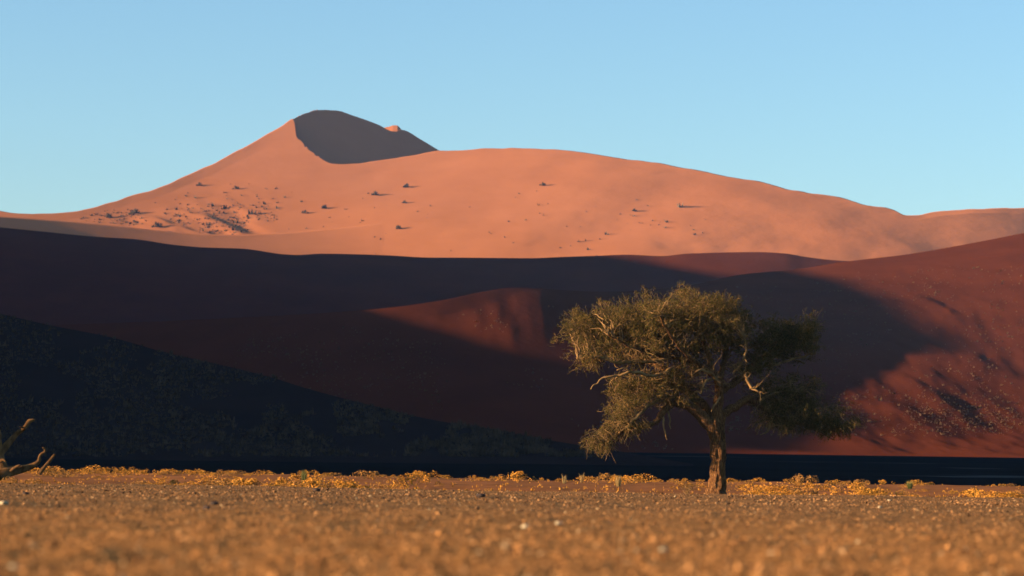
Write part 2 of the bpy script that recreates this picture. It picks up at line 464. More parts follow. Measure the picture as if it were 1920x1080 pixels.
OCT_V = np.array([(1, 0, 0), (0, 1, 0), (-1, 0, 0), (0, -1, 0), (0, 0, 1), (0, 0, -1)], float)
OCT_F = np.array([(0, 1, 4), (1, 2, 4), (2, 3, 4), (3, 0, 4), (1, 0, 5), (2, 1, 5), (3, 2, 5), (0, 3, 5)])
def lumps(P, size, flat=0.7, jitter=0.45, sink=0.15):
    """irregular little polyhedra standing at the points P"""
    n = len(P)
    rot = rng.uniform(0, 2*np.pi, n)
    base = OCT_V[None] + rng.uniform(-jitter, jitter, (n, 6, 3))
    c, s_ = np.cos(rot)[:, None], np.sin(rot)[:, None]
    x = base[:, :, 0]*c - base[:, :, 1]*s_; y = base[:, :, 0]*s_ + base[:, :, 1]*c
    v = np.stack([x, y, base[:, :, 2]*flat], -1) * np.asarray(size)[:, None, None] * 0.5
    v[:, :, 2] += (flat*0.5 - sink)[..., None] * np.asarray(size)[:, None] if isinstance(flat, np.ndarray) else (flat*0.5 - sink) * np.asarray(size)[:, None]
    v = v + P[:, None, :]
    f = OCT_F[None] + (np.arange(n) * 6)[:, None, None]
    return v.reshape(-1, 3), f.reshape(-1, 3)
def brush(P, size, n_blade=7, h=1.0):
    """small spiky bunches: a few upright triangles at every point"""
    n = len(P)
    a = rng.uniform(0, 2*np.pi, (n, n_blade)); r0 = rng.uniform(0, 0.35, (n, n_blade)); r1 = r0 + rng.uniform(0.05, 0.45, (n, n_blade))
    hh = rng.uniform(0.45, 1.0, (n, n_blade)) * h * (1.1 - r0); w = rng.uniform(0.12, 0.26, (n, n_blade))
    ca, sa = np.cos(a), np.sin(a); b2 = rng.uniform(0, 2*np.pi, (n, n_blade)); tx, ty = np.cos(b2), np.sin(b2)
    z0 = np.full_like(a, -0.12)
    v = np.stack([np.stack([ca*r0 - tx*w, sa*r0 - ty*w, z0], -1), np.stack([ca*r0 + tx*w, sa*r0 + ty*w, z0], -1), np.stack([ca*r1, sa*r1, hh], -1)], 2)
    v = v * np.asarray(size)[:, None, None, None] + P[:, None, None, :]
    f = np.arange(n * n_blade * 3).reshape(-1, 3)
    return v.reshape(-1, 3), f

def pick(surf, pxs, pys):
    """points of a dune surface seen at given pixels"""
    X, Y, Z = surf; px_, py_ = project(X, Y, Z)
    out = []
    colpx = px_[:, px_.shape[1]//2]
    for u, v in zip(pxs, pys):
        i = int(np.clip(np.searchsorted(colpx, u), 1, len(colpx) - 1))
        j = int(np.argmin(np.abs(py_[i] - v)))
        j = min(max(j, 1), px_.shape[1] - 2)
        dj = (v - py_[i, j]) / (py_[i, j+1] - py_[i, j] + 1e-9)
        dj = np.clip(dj, -1, 1)
        di = np.clip((u - px_[i-1, j]) / (px_[i, j] - px_[i-1, j] + 1e-9), 0, 1)
        p = lambda A: (A[i-1, j]*(1-di) + A[i, j]*di) + dj*(A[i, j+1] - A[i, j])
        out.append((p(X), p(Y), p(Z)))
    return np.array(out)

M_STRAW = plain_mat('straw_scrub', (0.06, 0.030, 0.014), (0.17, 0.09, 0.042), 0.3)
M_DARKSCRUB = plain_mat('dark_scrub', (0.04, 0.023, 0.013), (0.11, 0.062, 0.032), 0.3)
M_FARSCRUB = plain_mat('far_scrub', (0.06, 0.04, 0.03), (0.14, 0.085, 0.055), 0.1)

# right slope of the middle dune
n = 4600
u = rng.uniform(1330, 1930, n); v = np.where(rng.random(n) < 0.4, rng.normal(782, 24, n), rng.uniform(500, 812, n))
crest_v = pchip([c[0] for c in MID], [c[1] for c in MID], u)
g = fbm(u*0.012, v*0.02, 3)
keep = (v > crest_v + 22) & (v < 818) & (g > np.where(v > 740, -0.5, -0.05) + rng.normal(0, 0.35, n))
P = pick(mid_s, u[keep], v[keep])
V, Fc = brush(P, rng.lognormal(-0.75, 0.4, len(P)), 6, 0.85)
o = mesh_obj('dune_scrub', V, Fc, M_STRAW, smooth=False)
tag(o, 'pale dry grass clumps scattered over the red slope at right', 'scrub', kind='stuff')
# shaded front of the middle dune and the hump
n = 2600
u = rng.uniform(420, 1330, n); v = rng.uniform(575, 845, n)
crest_v = pchip([c[0] for c in MID], [c[1] for c in MID], u)
g = fbm(u*0.01 + 7, v*0.02, 3)
keep = (v > crest_v + 28) & (g > np.where(v > 700, -0.1, 0.22))
P = pick(mid_s, u[keep], v[keep])
V, Fc = brush(P, rng.uniform(0.35, 0.9, len(P)), 5, 0.9)
o = mesh_obj('slope_scrub', V, Fc, M_STRAW, smooth=False)
tag(o, 'sparse dry clumps on the shaded slope in the middle', 'scrub', kind='stuff')
# shaded left dune
n = 15000
u = rng.uniform(-60, 1120, n); t_ = rng.random(n)
crest_v = pchip([c[0] for c in LEFT], [c[1] for c in LEFT], u)
v = crest_v + 1 + (856 - crest_v) * t_
keep = fbm(u*0.015, v*0.03, 3) > -0.35 + 0.5*np.clip(t_ - 0.8, 0, 1)
P = pick(left_s, u[keep], v[keep])
V, Fc = brush(P, np.clip(rng.lognormal(-0.85, 0.5, len(P)), 0.15, 1.6), 6, 1.0)
o = mesh_obj('hillside_grass', V, Fc, M_DARKSCRUB, smooth=False)
tag(o, 'dark grass clumps covering the shaded slope at left', 'grass', kind='stuff')
# small shrubs of the far dune
n = 2200
u = np.where(rng.random(n) < 0.5, rng.uniform(130, 520, n), rng.uniform(480, 1330, n)); v = np.where(u < 520, pchip(AP_U, AP_V, np.minimum(u, 900)) - np.abs(rng.normal(0, 34, n)), rng.normal(425, 38, n))
crest_v = pchip([c[0] for c in FAR_CREST], [c[1] for c in FAR_CREST], u); av = pchip(AP_U + [1200, 1400], AP_V + [440, 470], u)
keep = (v > crest_v + 12) & (np.abs(v - av) > 3) & (u > 120) & (u < 1340) & ((u > 520) & (rng.random(n) < 0.16) | (u < 520) & (v < av - 2) & (rng.random(n) < 0.6)) & (fbm(u*0.02, v*0.03, 2) > -0.2)
keep &= (v > 340) & (v < 480)
P = pick(far_s, u[keep], v[keep])
V, Fc = brush(P, rng.lognormal(0.55, 0.45, len(P)), 7, 0.8)
o = mesh_obj('far_scrub', V, Fc, M_FARSCRUB, smooth=False)
tag(o, 'tiny dark shrubs dotted over the sunlit far dune', 'scrub', kind='stuff')
BIG_SHRUBS = [(570, 400, 4.0, 'left of the pair below the peak'), (607, 391, 4.4, 'right of the pair below the peak'), (704, 366, 4.8, 'midway along the far dune, below the brink tip'),
    (761, 351, 4.6, 'highest on the far dune right of the peak'), (444, 354, 4.2, 'on the left flank below the peak'), (374, 346, 4.2, 'highest on the left flank near the skyline'),
    (254, 399, 5.6, 'in the lumpy lower left flank'), (205, 408, 5.2, 'left of the lumpy lower flank'), (297, 425, 6.0, 'lowest and widest on the left flank'), (748, 429, 4.6, 'on the darker apron edge in the middle'),
    (758, 381, 3.6, 'just below the highest shrub right of the peak'), (1019, 348, 4.0, 'below the flat crest right of centre'), (1189, 396, 3.4, 'farthest right on the sunlit slope')]
dsh = None
for (u, v, sz, where) in BIG_SHRUBS:
    P = pick(far_s, [u], [v])[0]
    if dsh is None:
        q = rng.normal(0, 0.32, (26, 3)); q[:, 2] = np.abs(q[:, 2]) * 0.5
        V, Fc = brush(q, rng.uniform(0.2, 0.42, 26), 9, 0.9)
        dsh = mesh_obj('dune_shrub', V, Fc, M_FARSCRUB, smooth=False); o = dsh
    else:
        o = dsh.copy(); COL.objects.link(o)
    o.location = P; o.scale = (sz*1.1, sz*1.1, sz * 1.3); o.rotation_euler = (0, 0, rng.uniform(0, 6.28))
    tag(o, 'dark shrub on the far dune, ' + where, 'shrub', 'larger shrubs of the far dune')

# gravel of the near plain
M_GRAVEL, nt, b = new_mat('gravel'); N, L = nt.nodes, nt.links
geo = N.new('ShaderNodeNewGeometry')
gr = ramp(geo.outputs['Random Per Island'], [(0.0, (0.09, 0.036, 0.013)), (0.3, (0.29, 0.115, 0.034)), (0.7, (0.43, 0.178, 0.053)), (0.97, (0.50, 0.22, 0.075)), (1.0, (0.58, 0.36, 0.18))])
gr2 = ramp(geo.outputs['Random Per Island'], [(0.0, (0.040, 0.018, 0.009)), (0.25, (0.15, 0.064, 0.024)), (0.7, (0.34, 0.15, 0.053)), (0.96, (0.44, 0.21, 0.08)), (1.0, (0.50, 0.32, 0.16))])
sep = N.new('ShaderNodeSeparateXYZ'); L.new(geo.outputs['Position'], sep.inputs[0])
L.new(mix(maprange(sep.outputs['Y'], 24, 62), gr.outputs[0], gr2.outputs[0]), b.inputs['Base Color'])
n = 62000
y = np.exp(rng.uniform(math.log(17), math.log(131), n)); x = rng.uniform(-0.2, 0.2, n) * y
size = np.exp(rng.normal(math.log(0.036), 0.42, n)) * np.clip(y / 70, 0.75, 1.35)
size = np.minimum(size, 0.13)
z = ground_z(x, y)
V, Fc = lumps(np.stack([x, y, z], -1), size, 0.62)
o = mesh_obj('gravel', V, Fc, M_GRAVEL, smooth=False)
tag(o, 'loose brown gravel covering the near plain', 'gravel', kind='stuff')
M_PALE = plain_mat('pale_stone', (0.40, 0.28, 0.16), (0.56, 0.42, 0.26), 8)
M_DARKST = plain_mat('dark_stone', (0.035, 0.025, 0.02), (0.08, 0.05, 0.04), 8)
def stone_obj(px, py, size, mat, label):
    Y = 60.0
    for _ in range(40):
        p = pix(px, py, Y); gz = float(ground_z(np.array(p[0]), np.array(Y)))
        Y *= 1 + 0.5*((p[2] - gz) / CAM_H)
        Y = min(max(Y, 12), 133)
    p = pix(px, py, Y); p[2] = float(ground_z(np.array(p[0]), np.array(Y)))
    bm_v = []; bm_f = []
    # icosphere-like lump from a jittered latitude grid
    nu_, nv_ = 9, 6
    for i in range(nu_):
        for j in range(nv_):
            th = math.pi * (j + 0.0) / (nv_ - 1); ph = 2*math.pi*i/nu_
            r_ = 0.5 * (1 + 0.22*math.sin(3.1*i + px) * math.sin(th)) * (1 + 0.1*math.cos(2*j + px))
            bm_v.append((r_*math.sin(th)*math.cos(ph)*1.2, r_*math.sin(th)*math.sin(ph), r_*math.cos(th)*0.6))
    for i in range(nu_):
        for j in range(nv_ - 1):
            bm_f.append((i*nv_ + j, i*nv_ + j + 1, ((i+1) % nu_)*nv_ + j + 1, ((i+1) % nu_)*nv_ + j))
    o = mesh_obj('stone', np.array(bm_v) * size, bm_f, mat, smooth=True)
    o.location = p + np.array((0, 0, size*0.18)); o.rotation_euler = (0, 0, px)
    tag(o, label, 'stone', 'larger stones lying in the gravel')
for a_ in [(986, 990, .10, M_PALE, 'white stone in the blurred gravel left of the tree, whiter of the middle pair'), (1047, 984, .10, M_PALE, 'yellowish stone in the blurred gravel, right of the white one'),
           (1243, 1034, .07, M_PALE, 'pale stone in the soft foreground below the tree'), (27, 1066, .06, M_PALE, 'pale round stone in the bottom left corner'), (8, 947, .16, M_PALE, 'pale stone at the left edge of the gravel'),
           (901, 932, .28, M_DARKST, 'dark stone near the far edge of the gravel in the middle'), (593, 921, .26, M_DARKST, 'dark stone by the gravel edge below the green tuft'), (402, 947, .16, M_DARKST, 'flat dark stone in the gravel left of centre, right of the pair'),
           (388, 954, .14, M_DARKST, 'flat dark stone in the gravel left of centre, nearer of the pair'), (48, 928, .18, M_DARKST, 'dark stone in the gravel near the dead tree'), (1668, 940, .14, M_PALE, 'pale stone at the gravel edge right of the tree'),
           (1650, 953, .12, M_PALE, 'small yellowish stone in the gravel right of the tree')]:
    stone_obj(*a_)

# golden tufts along the bank
M_GOLD = plain_mat('golden_tuft', (0.44, 0.155, 0.022), (0.70, 0.30, 0.045), 2.2, trans=0.1)
M_RUST = plain_mat('rust_tuft', (0.30, 0.12, 0.03), (0.50, 0.23, 0.06), 2.2, trans=0.1)
M_GREEN = plain_mat('green_tuft', (0.13, 0.13, 0.035), (0.28, 0.26, 0.08), 3.0, trans=0.25)
M_PALEGR = plain_mat('pale_tuft', (0.34, 0.20, 0.07), (0.50, 0.32, 0.13), 3.0, trans=0.25)
def tuft_mesh(name, mat, seed, lumps_n=12, tri=34, wide=1.0, high=0.62, link=False):
    r = np.random.default_rng(seed)
    c = r.normal(0, 0.24, (lumps_n, 3)); c[:, 0] *= wide
    c[:, 2] = np.clip(high * (0.62 - 0.9*(c[:, 0]**2 + c[:, 1]**2)), 0.06, 1) * r.uniform(0.55, 1.1, lumps_n)
    rad = r.uniform(0.09, 0.16, lumps_n)
    d = r.normal(0, 1, (lumps_n, tri, 3)); d /= np.linalg.norm(d, axis=2, keepdims=True)
    ctr = c[:, None] + d * (rad[:, None] * r.uniform(0.55, 1.05, (lumps_n, tri)))[:, :, None]
    t1 = np.cross(d, r.normal(0, 1, (lumps_n, tri, 3))); t1 /= np.linalg.norm(t1, axis=2, keepdims=True) + 1e-9
    L_ = r.uniform(0.03, 0.07, (lumps_n, tri, 1)); W_ = r.uniform(0.028, 0.05, (lumps_n, tri, 1))
    out = d*0.9 + t1*0.3
    v = np.stack([ctr - t1*W_, ctr + t1*W_, ctr + out*L_], 2).reshape(-1, 3)
    # stems from the ground to the lumps
    st = []
    for k in range(lumps_n):
        p0 = np.array((c[k, 0]*0.3, c[k, 1]*0.3, -0.05))
        st += [p0 + (0.014, 0, 0), p0 - (0.014, 0, 0), c[k]]
    v = np.concatenate([v, np.array(st)])
    v[:, 2] = np.maximum(v[:, 2], -0.05)
    return mesh_obj(name, v, np.arange(len(v)).reshape(-1, 3), mat, smooth=False, link=link)
def blades_mesh(name, mat, seed, n=90, h=0.9, spread=0.35):
    r = np.random.default_rng(seed)
    a = r.uniform(0, 6.28, n); r0 = r.uniform(0, 0.12, n); r1 = r0 + r.uniform(0.02, spread, n); hh = h * r.uniform(0.5, 1.0, n)
    b2 = r.uniform(0, 6.28, n); w = 0.011
    ca, sa = np.cos(a), np.sin(a)
    base = np.stack([ca*r0, sa*r0, np.full(n, -0.04)], -1); mid_ = np.stack([ca*(r0*0.6+r1*0.4), sa*(r0*0.6+r1*0.4), hh*0.62], -1); tip = np.stack([ca*r1, sa*r1, hh], -1)
    t = np.stack([np.cos(b2)*w, np.sin(b2)*w, 0*b2], -1)
    v = np.stack([base - t, base + t, mid_ + t*0.8, base - t, mid_ + t*0.8, mid_ - t*0.8, mid_ - t*0.8, mid_ + t*0.8, tip], 1).reshape(-1, 3)
    return mesh_obj(name, v, np.arange(len(v)).reshape(-1, 3), mat, smooth=False, link=False)
variants = [tuft_mesh('dry_tuft', M_GOLD if k % 4 else M_RUST, 20 + k, 9 + k % 6, 34, 1.0 + 0.25*(k % 3), 0.55 + 0.1*(k % 3)) for k in range(10)]
placed = []
spots = []
tries = 0
while len(spots) < 270 and tries < 20000:
    tries += 1
    q = rng.random()
    y = rng.uniform(132.5, 142) if q < 0.42 else (rng.uniform(142, 172) if q < 0.62 else rng.uniform(172, 196))
    x = rng.uniform(-0.186, 0.186) * y
    if fbm(np.array(x*0.2), np.array(y*0.05 + 3), 2) < rng.uniform(-0.45, 0.5): continue
    if abs(x - 10) < 0.7 and 138.8 < y < 141: continue
    if any((x-a)**2 + ((y-b_)*0.35)**2 < 0.16 for a, b_ in spots): continue
    spots.append((x, y))
for k, (x, y) in enumerate(spots):
    o = bpy.data.objects.new('dry_tuft', variants[rng.integers(0, 10)].data); COL.objects.link(o)
    sc_ = float(np.clip(rng.lognormal(-0.28, 0.42), 0.35, 1.6))
    o.location = (x, y, float(ground_z(np.array(x), np.array(y)))); o.scale = (sc_*rng.uniform(0.9, 1.35), sc_, sc_*rng.uniform(0.5, 0.9))
    o.rotation_euler = (0, 0, rng.uniform(0, 6.28))
    ppx = float(project(np.array(x), np.array(y), np.array(0.3))[0])
    zone = ('beside the dead tree' if ppx < 130 else 'between dead tree and green tuft' if ppx < 570 else 'between green tuft and frame centre' if ppx < 960 else
            'between frame centre and pale tuft' if ppx < 1160 else 'between pale tuft and tree trunk' if ppx < 1343 else 'between tree trunk and olive tuft' if ppx < 1706 else 'right of the olive tuft')
    rowl = 'at the gravel edge' if y < 142 else ('on the red sand' if y < 172 else 'on the crest of the bank')
    hue = 'rusty' if o.data.materials[0] == M_RUST else 'golden'
    tag(o, hue + ' dry tuft ' + rowl + ', ' + zone, 'tuft', 'golden tufts along the bank')
for vv in variants: bpy.data.objects.remove(vv)
# low dry litter between the tufts
n = 2200
y = np.where(rng.random(n) < 0.5, rng.uniform(131, 145, n), rng.uniform(145, 197, n)); x = rng.uniform(-0.19, 0.19, n) * y
keep = fbm(x*0.15, y*0.06 + 3, 2) > rng.uniform(-0.6, 0.5, n)
x, y = x[keep], y[keep]
V, Fc = brush(np.stack([x, y, ground_z(x, y)], -1), rng.uniform(0.05, 0.17, len(x)), 7, 1.0)
tag(mesh_obj('dry_litter', V, Fc, M_GOLD, smooth=False), 'low golden litter between the tufts on the bank', 'dry grass', kind='stuff')
def place_px(o, px, Y, scale=1.0):
    x = pix(px, 890, Y)[0]
    o.location = (x, Y, float(ground_z(np.array(x), np.array(Y)))); o.scale = (scale,)*3
for (px, Y, nm, mat, seed, nb, h, sp, label) in [
        (570, 158, 'green_tuft', M_GREEN, 5, 150, 0.85, 0.16, 'tall green broom tuft standing above the golden ones left of centre'),
        (1160, 165, 'pale_tuft', M_PALEGR, 6, 100, 0.75, 0.18, 'tall pale straw tuft on the bank left of the tree'),
        (1706, 170, 'olive_tuft', M_GREEN, 7, 110, 0.55, 0.32, 'olive green tuft on the bank far right of the tree'),
        (1058, 172, 'straw_tuft', M_PALEGR, 8, 40, 0.6, 0.2, 'thin pale straw tuft in the middle of the bank'),
        (1090, 176, 'wisp_tuft', M_PALEGR, 9, 30, 0.65, 0.25, 'wispy straw tuft right of the middle of the bank')]:
    o = blades_mesh(nm, mat, seed, nb, h, sp); COL.objects.link(o); place_px(o, px, Y)
    tag(o, label, 'tuft')

# ------------------------------------------------------------------ the tree
TREE_Y = 140.0
TB = pix(1344, 926, TREE_Y); TB[2] = float(ground_z(np.array(TB[0]), np.array(TREE_Y)))
PXM = TREE_Y / F
def tp(px, py, dep=0.0):
    """pixel and depth offset (metres, + is away) to the tree's own coordinates"""
    return pix(px, py, TREE_Y + dep) - TB

def smooth_path(P, R, step):
    P = np.asarray(P, float); R = np.asarray(R, float)
    d = np.concatenate([[0], np.cumsum(np.linalg.norm(np.diff(P, axis=0), axis=1))])
    n = max(4, int(d[-1] / step)); q = np.linspace(0, d[-1], n)
    Q = np.stack([pchip(d, P[:, k], q) for k in range(3)], 1)
    return Q, np.interp(q, d, R), q

def tube(P, R, sides=10, furrow=0.0, seed=0.0, cap=True):
    n = len(P)
    T = np.gradient(P, axis=0); T /= np.linalg.norm(T, axis=1, keepdims=True) + 1e-9
    ref = np.array((0.3, 1.0, 0.1)); V = []
    ang = np.linspace(0, 2*np.pi, sides, endpoint=False)
    for i in range(n):
        a = np.cross(T[i], ref); a /= np.linalg.norm(a) + 1e-9
        b_ = np.cross(T[i], a)
        r = np.full(sides, R[i])
        if furrow:
            s_ = i * 0.6
            f = (np.abs(vnoise(ang*4.2 + seed + 0.05*s_, np.full(sides, s_*0.10 + seed))) * 1.6
                 + 0.5*np.abs(vnoise(ang*9 + seed, np.full(sides, s_*0.22))))
            big = 0.16*np.sin(ang*3 + seed + 0.03*s_)
            r = r * (1 + furrow * (f - 0.6 + big))
        V.append(P[i] + np.cos(ang)[:, None]*r[:, None]*a + np.sin(ang)[:, None]*r[:, None]*b_)
    V = np.array(V)
    i = np.arange(n - 1)[:, None]*sides; j = np.arange(sides)[None]; j2 = (j + 1) % sides
    Fq = np.stack([i + j, i + j2, i + sides + j2, i + sides + j], -1).reshape(-1, 4)
    V = V.reshape(-1, 3)
    if cap:
        V = np.concatenate([V, P[-1:] + T[-1:]*R[-1]*0.4])
        last = (n - 1)*sides + np.arange(sides)
        c = np.full(sides, len(V) - 1)
        Fq = np.concatenate([Fq, np.stack([last, np.roll(last, -1), c, c], 1)])
    return V, Fq
def join(parts):
    V, Fq, k = [], [], 0
    for v, f in parts:
        V.append(v); Fq.append(f + k); k += len(v)
    return np.concatenate(V), np.concatenate(Fq)
def mesh_quads(name, V, Fq, mat, parent, smooth=True):
    me = bpy.data.meshes.new(name)
    me.from_pydata(V.tolist(), [], [tuple(dict.fromkeys(f)) for f in Fq.tolist()])
    me.polygons.foreach_set('use_smooth', np.full(len(me.polygons), smooth)); me.materials.append(mat); me.update()
    o = bpy.data.objects.new(name, me); COL.objects.link(o); o.parent = parent
    return o

M_BARK, nt, b = new_mat('bark'); N, L = nt.nodes, nt.links
tc = N.new('ShaderNodeTexCoord'); mp = N.new('ShaderNodeMapping'); mp.inputs['Scale'].default_value = (17, 17, 1.8)
L.new(tc.outputs['Object'], mp.inputs['Vector'])
n1 = N.new('ShaderNodeTexNoise'); n1.inputs['Scale'].default_value = 1.6; n1.inputs['Detail'].default_value = 8; n1.inputs['Roughness'].default_value = 0.7
L.new(mp.outputs[0], n1.inputs['Vector'])
rr = ramp(n1.outputs['Fac'], [(0.40, (0.040, 0.016, 0.006)), (0.52, (0.20, 0.082, 0.027)), (0.66, (0.36, 0.165, 0.058))])
L.new(rr.outputs[0], b.inputs['Base Color'])
bp = N.new('ShaderNodeBump'); bp.inputs['Distance'].default_value = 0.10; L.new(n1.outputs['Fac'], bp.inputs['Height']); L.new(bp.outputs[0], b.inputs['Normal'])
M_TWIG = plain_mat('twig_bark', (0.15, 0.075, 0.030), (0.36, 0.19, 0.07), 3.0)
M_LEAF = plain_mat('leaf', (0.036, 0.028, 0.0065), (0.105, 0.076, 0.017), 1.6, trans=0.10)

tree = bpy.data.objects.new('camelthorn_tree', None); COL.objects.link(tree)
tree.location = TB
tag(tree, 'spreading thorn tree with furrowed trunk standing alone at the gravel edge', 'tree')
LIMB_OBJS = []
def limb(pts, name='limb', step=0.10, sides=14, furrow=0.22, mat=None, parent=tree, rough=0.0):
    P = [tp(p[0], p[1], p[2]) for p in pts]; R = [p[3]*PXM for p in pts]
    Q, r, _ = smooth_path(P, R, step)
    if rough:
        k = np.arange(len(Q))
        Q = Q + np.stack([vnoise(k*0.31 + pts[0][0], k*0 + 1.5), vnoise(k*0.29 + pts[0][1], k*0 + 9.5), vnoise(k*0.33, k*0 + pts[0][0])], 1) * rough * np.minimum(1, k/4)[:, None]
    V, Fq = tube(Q, r, sides, furrow, pts[0][0]*0.37)
    LIMB_OBJS.append(mesh_quads(name, V, Fq, mat or M_BARK, parent))
    return Q
paths = []
trunk = limb([(1343, 938, 0, 20), (1343, 926, 0, 17.5), (1344, 915, 0, 15), (1346, 895, 0, 13), (1347, 870, 0, 12.2), (1347, 845, 0, 12), (1345, 825, 0, 12.5), (1342, 808, 0, 14.5), (1341, 794, 0, 15), (1342, 782, 0, 11)], 'trunk', 0.045, 48, 0.30)
LIMBS = [
    # px, py, depth, radius(px)
    [(1338, 806, -.1, 12), (1322, 789, -.2, 11), (1304, 772, -.3, 9.5), (1288, 760, -.4, 8), (1268, 756, -.5, 6.5), (1248, 768, -.7, 5.5), (1233, 786, -.8, 5), (1217, 796, -.9, 4.6), (1192, 803, -1.1, 4), (1172, 809, -1.2, 3), (1152, 819, -1.3, 2.3), (1131, 831, -1.4, 1.4)],
    [(1339, 800, .2, 12), (1326, 778, .3, 10.5), (1313, 757, .4, 9), (1298, 741, .5, 8), (1278, 728, .6, 6.5), (1250, 718, .6, 5), (1222, 714, .4, 3.6), (1190, 722, .2, 2.4), (1165, 738, 0, 1.5)],
    [(1343, 802, 0, 11), (1346, 772, 0, 9.5), (1349, 745, .1, 8.8), (1348, 722, .1, 8.2), (1338, 702, -.2, 6.8), (1318, 690, -.5, 5.5), (1295, 678, -.8, 4.5), (1262, 668, -1.1, 3.8), (1220, 664, -1.5, 3), (1180, 650, -2, 2.2), (1140, 628, -2.4, 1.4)],
    [(1347, 800, .1, 10), (1357, 777, .2, 8.5), (1374, 766, .3, 7.5), (1389, 757, .4, 7), (1403, 749, .6, 6.2), (1420, 757, .9, 4.6), (1446, 776, 1.2, 3.8), (1480, 788, 1.5, 3), (1520, 798, 1.8, 2.2), (1560, 806, 2.1, 1.4)],
    [(1349, 735, .2, 7), (1372, 722, .6, 6.2), (1392, 706, 1.0, 5.6), (1412, 688, 1.4, 5), (1436, 665, 1.8, 4.2), (1455, 640, 2.1, 3.2), (1472, 612, 2.4, 2)],
    [(1348, 725, .1, 6.5), (1352, 700, .6, 5.6), (1358, 672, 1.2, 4.8), (1362, 640, 1.8, 3.8), (1355, 605, 2.3, 2.6), (1345, 575, 2.6, 1.5)],
    [(1338, 702, -.2, 5.5), (1330, 672, -.3, 4.8), (1318, 640, -.2, 4), (1300, 605, 0, 3), (1285, 572, .3, 1.8)],
    [(1298, 741, .5, 6), (1275, 712, 1.3, 5), (1240, 690, 2.2, 4), (1200, 672, 3, 3), (1150, 655, 3.4, 2), (1105, 640, 3.4, 1.2)],
    [(1318, 690, -.5, 4.5), (1285, 662, -1.6, 3.8), (1255, 625, -2.4, 3), (1235, 590, -2.8, 1.8)],
]
for l in LIMBS: paths.append(limb(l, 'limb', 0.09, 14, 0.2, None, tree, 0.05))
BRANCHES = [
    [(1246, 740, -.6, 3.6), (1229, 753, -.9, 3.4), (1211, 762, -1.1, 3.2), (1201, 776, -1.2, 2.8), (1188, 787, -1.3, 2.4), (1178, 800, -1.4, 2), (1160, 811, -1.5, 1.3)],
    [(1262, 690, -1.2, 3.4), (1223, 703, -1.6, 3), (1205, 701, -1.8, 2.9), (1182, 698, -2, 2.6), (1160, 703, -2.1, 2.2), (1140, 707, -2.2, 1.8), (1127, 713, -2.3, 1.5), (1107, 728, -2.4, 0.8)],
    [(1182, 698, -2, 1.8), (1170, 690, -2.2, 1.4), (1158, 693, -2.3, 1)],
    [(1262, 668, -1.1, 3.4), (1220, 676, -1.2, 3.2), (1164, 679, -1.5, 2.8), (1121, 671, -1.7, 2.2), (1080, 671, -1.8, 1.3)],
    [(1392, 712, .2, 3.2), (1398, 705, -.6, 3), (1404, 718, -.8, 2.6), (1411, 729, -.9, 2.2), (1424, 735, -1, 1.4)],
    [(1349, 722, -.2, 3.4), (1342, 712, -.7, 3.2), (1330, 698, -1, 2.8), (1316, 694, -1.2, 2.2), (1302, 700, -1.3, 1.2)],
    [(1345, 708, -.3, 2.6), (1325, 712, -.9, 2.4), (1318, 722, -1, 1.8), (1314, 738, -1.1, 1)],
    [(1420, 757, .9, 3.2), (1436, 744, 1.0, 2.8), (1462, 735, 1.1, 2.2), (1492, 734, 1.2, 1.4)],
    [(1412, 688, 1.4, 3), (1450, 684, 1.5, 2.4), (1490, 672, 1.6, 1.8), (1530, 662, 1.7, 1.0)],
    [(1436, 665, 1.8, 2.6), (1475, 670, 2, 2), (1510, 682, 2.2, 1.2)],
    [(1246, 770, -.7, 2.2), (1243, 790, -.9, 1.7), (1246, 808, -1, 1.3), (1251, 826, -1, .9)],
    [(1252, 768, -.6, 1.9), (1256, 786, -.6, 1.4), (1258, 806, -.6, 0.8)],
    [(1450, 779, 1.2, 2.2), (1440, 806, 1.0, 1.6), (1425, 816, .9, 0.8)],
    [(1520, 798, 1.8, 1.8), (1540, 812, 1.7, 1.3), (1566, 824, 1.7, 0.7)],
    [(1375, 700, -.4, 2.6), (1390, 680, -.8, 2.2), (1400, 655, -1, 1.6), (1396, 630, -1.1, 1)],
    [(1350, 745, -.3, 2.2), (1340, 760, -.7, 1.4), (1333, 772, -.8, 1)],
]
for l, k in zip(BRANCHES, [0, 2, 2, 2, 4, 2, 2, 3, 4, 4, 0, 0, 3, 3, 4, 2]): paths.append(limb(l, 'branch', 0.07, 8, 0.15, M_TWIG, LIMB_OBJS[k + 1], 0.06))

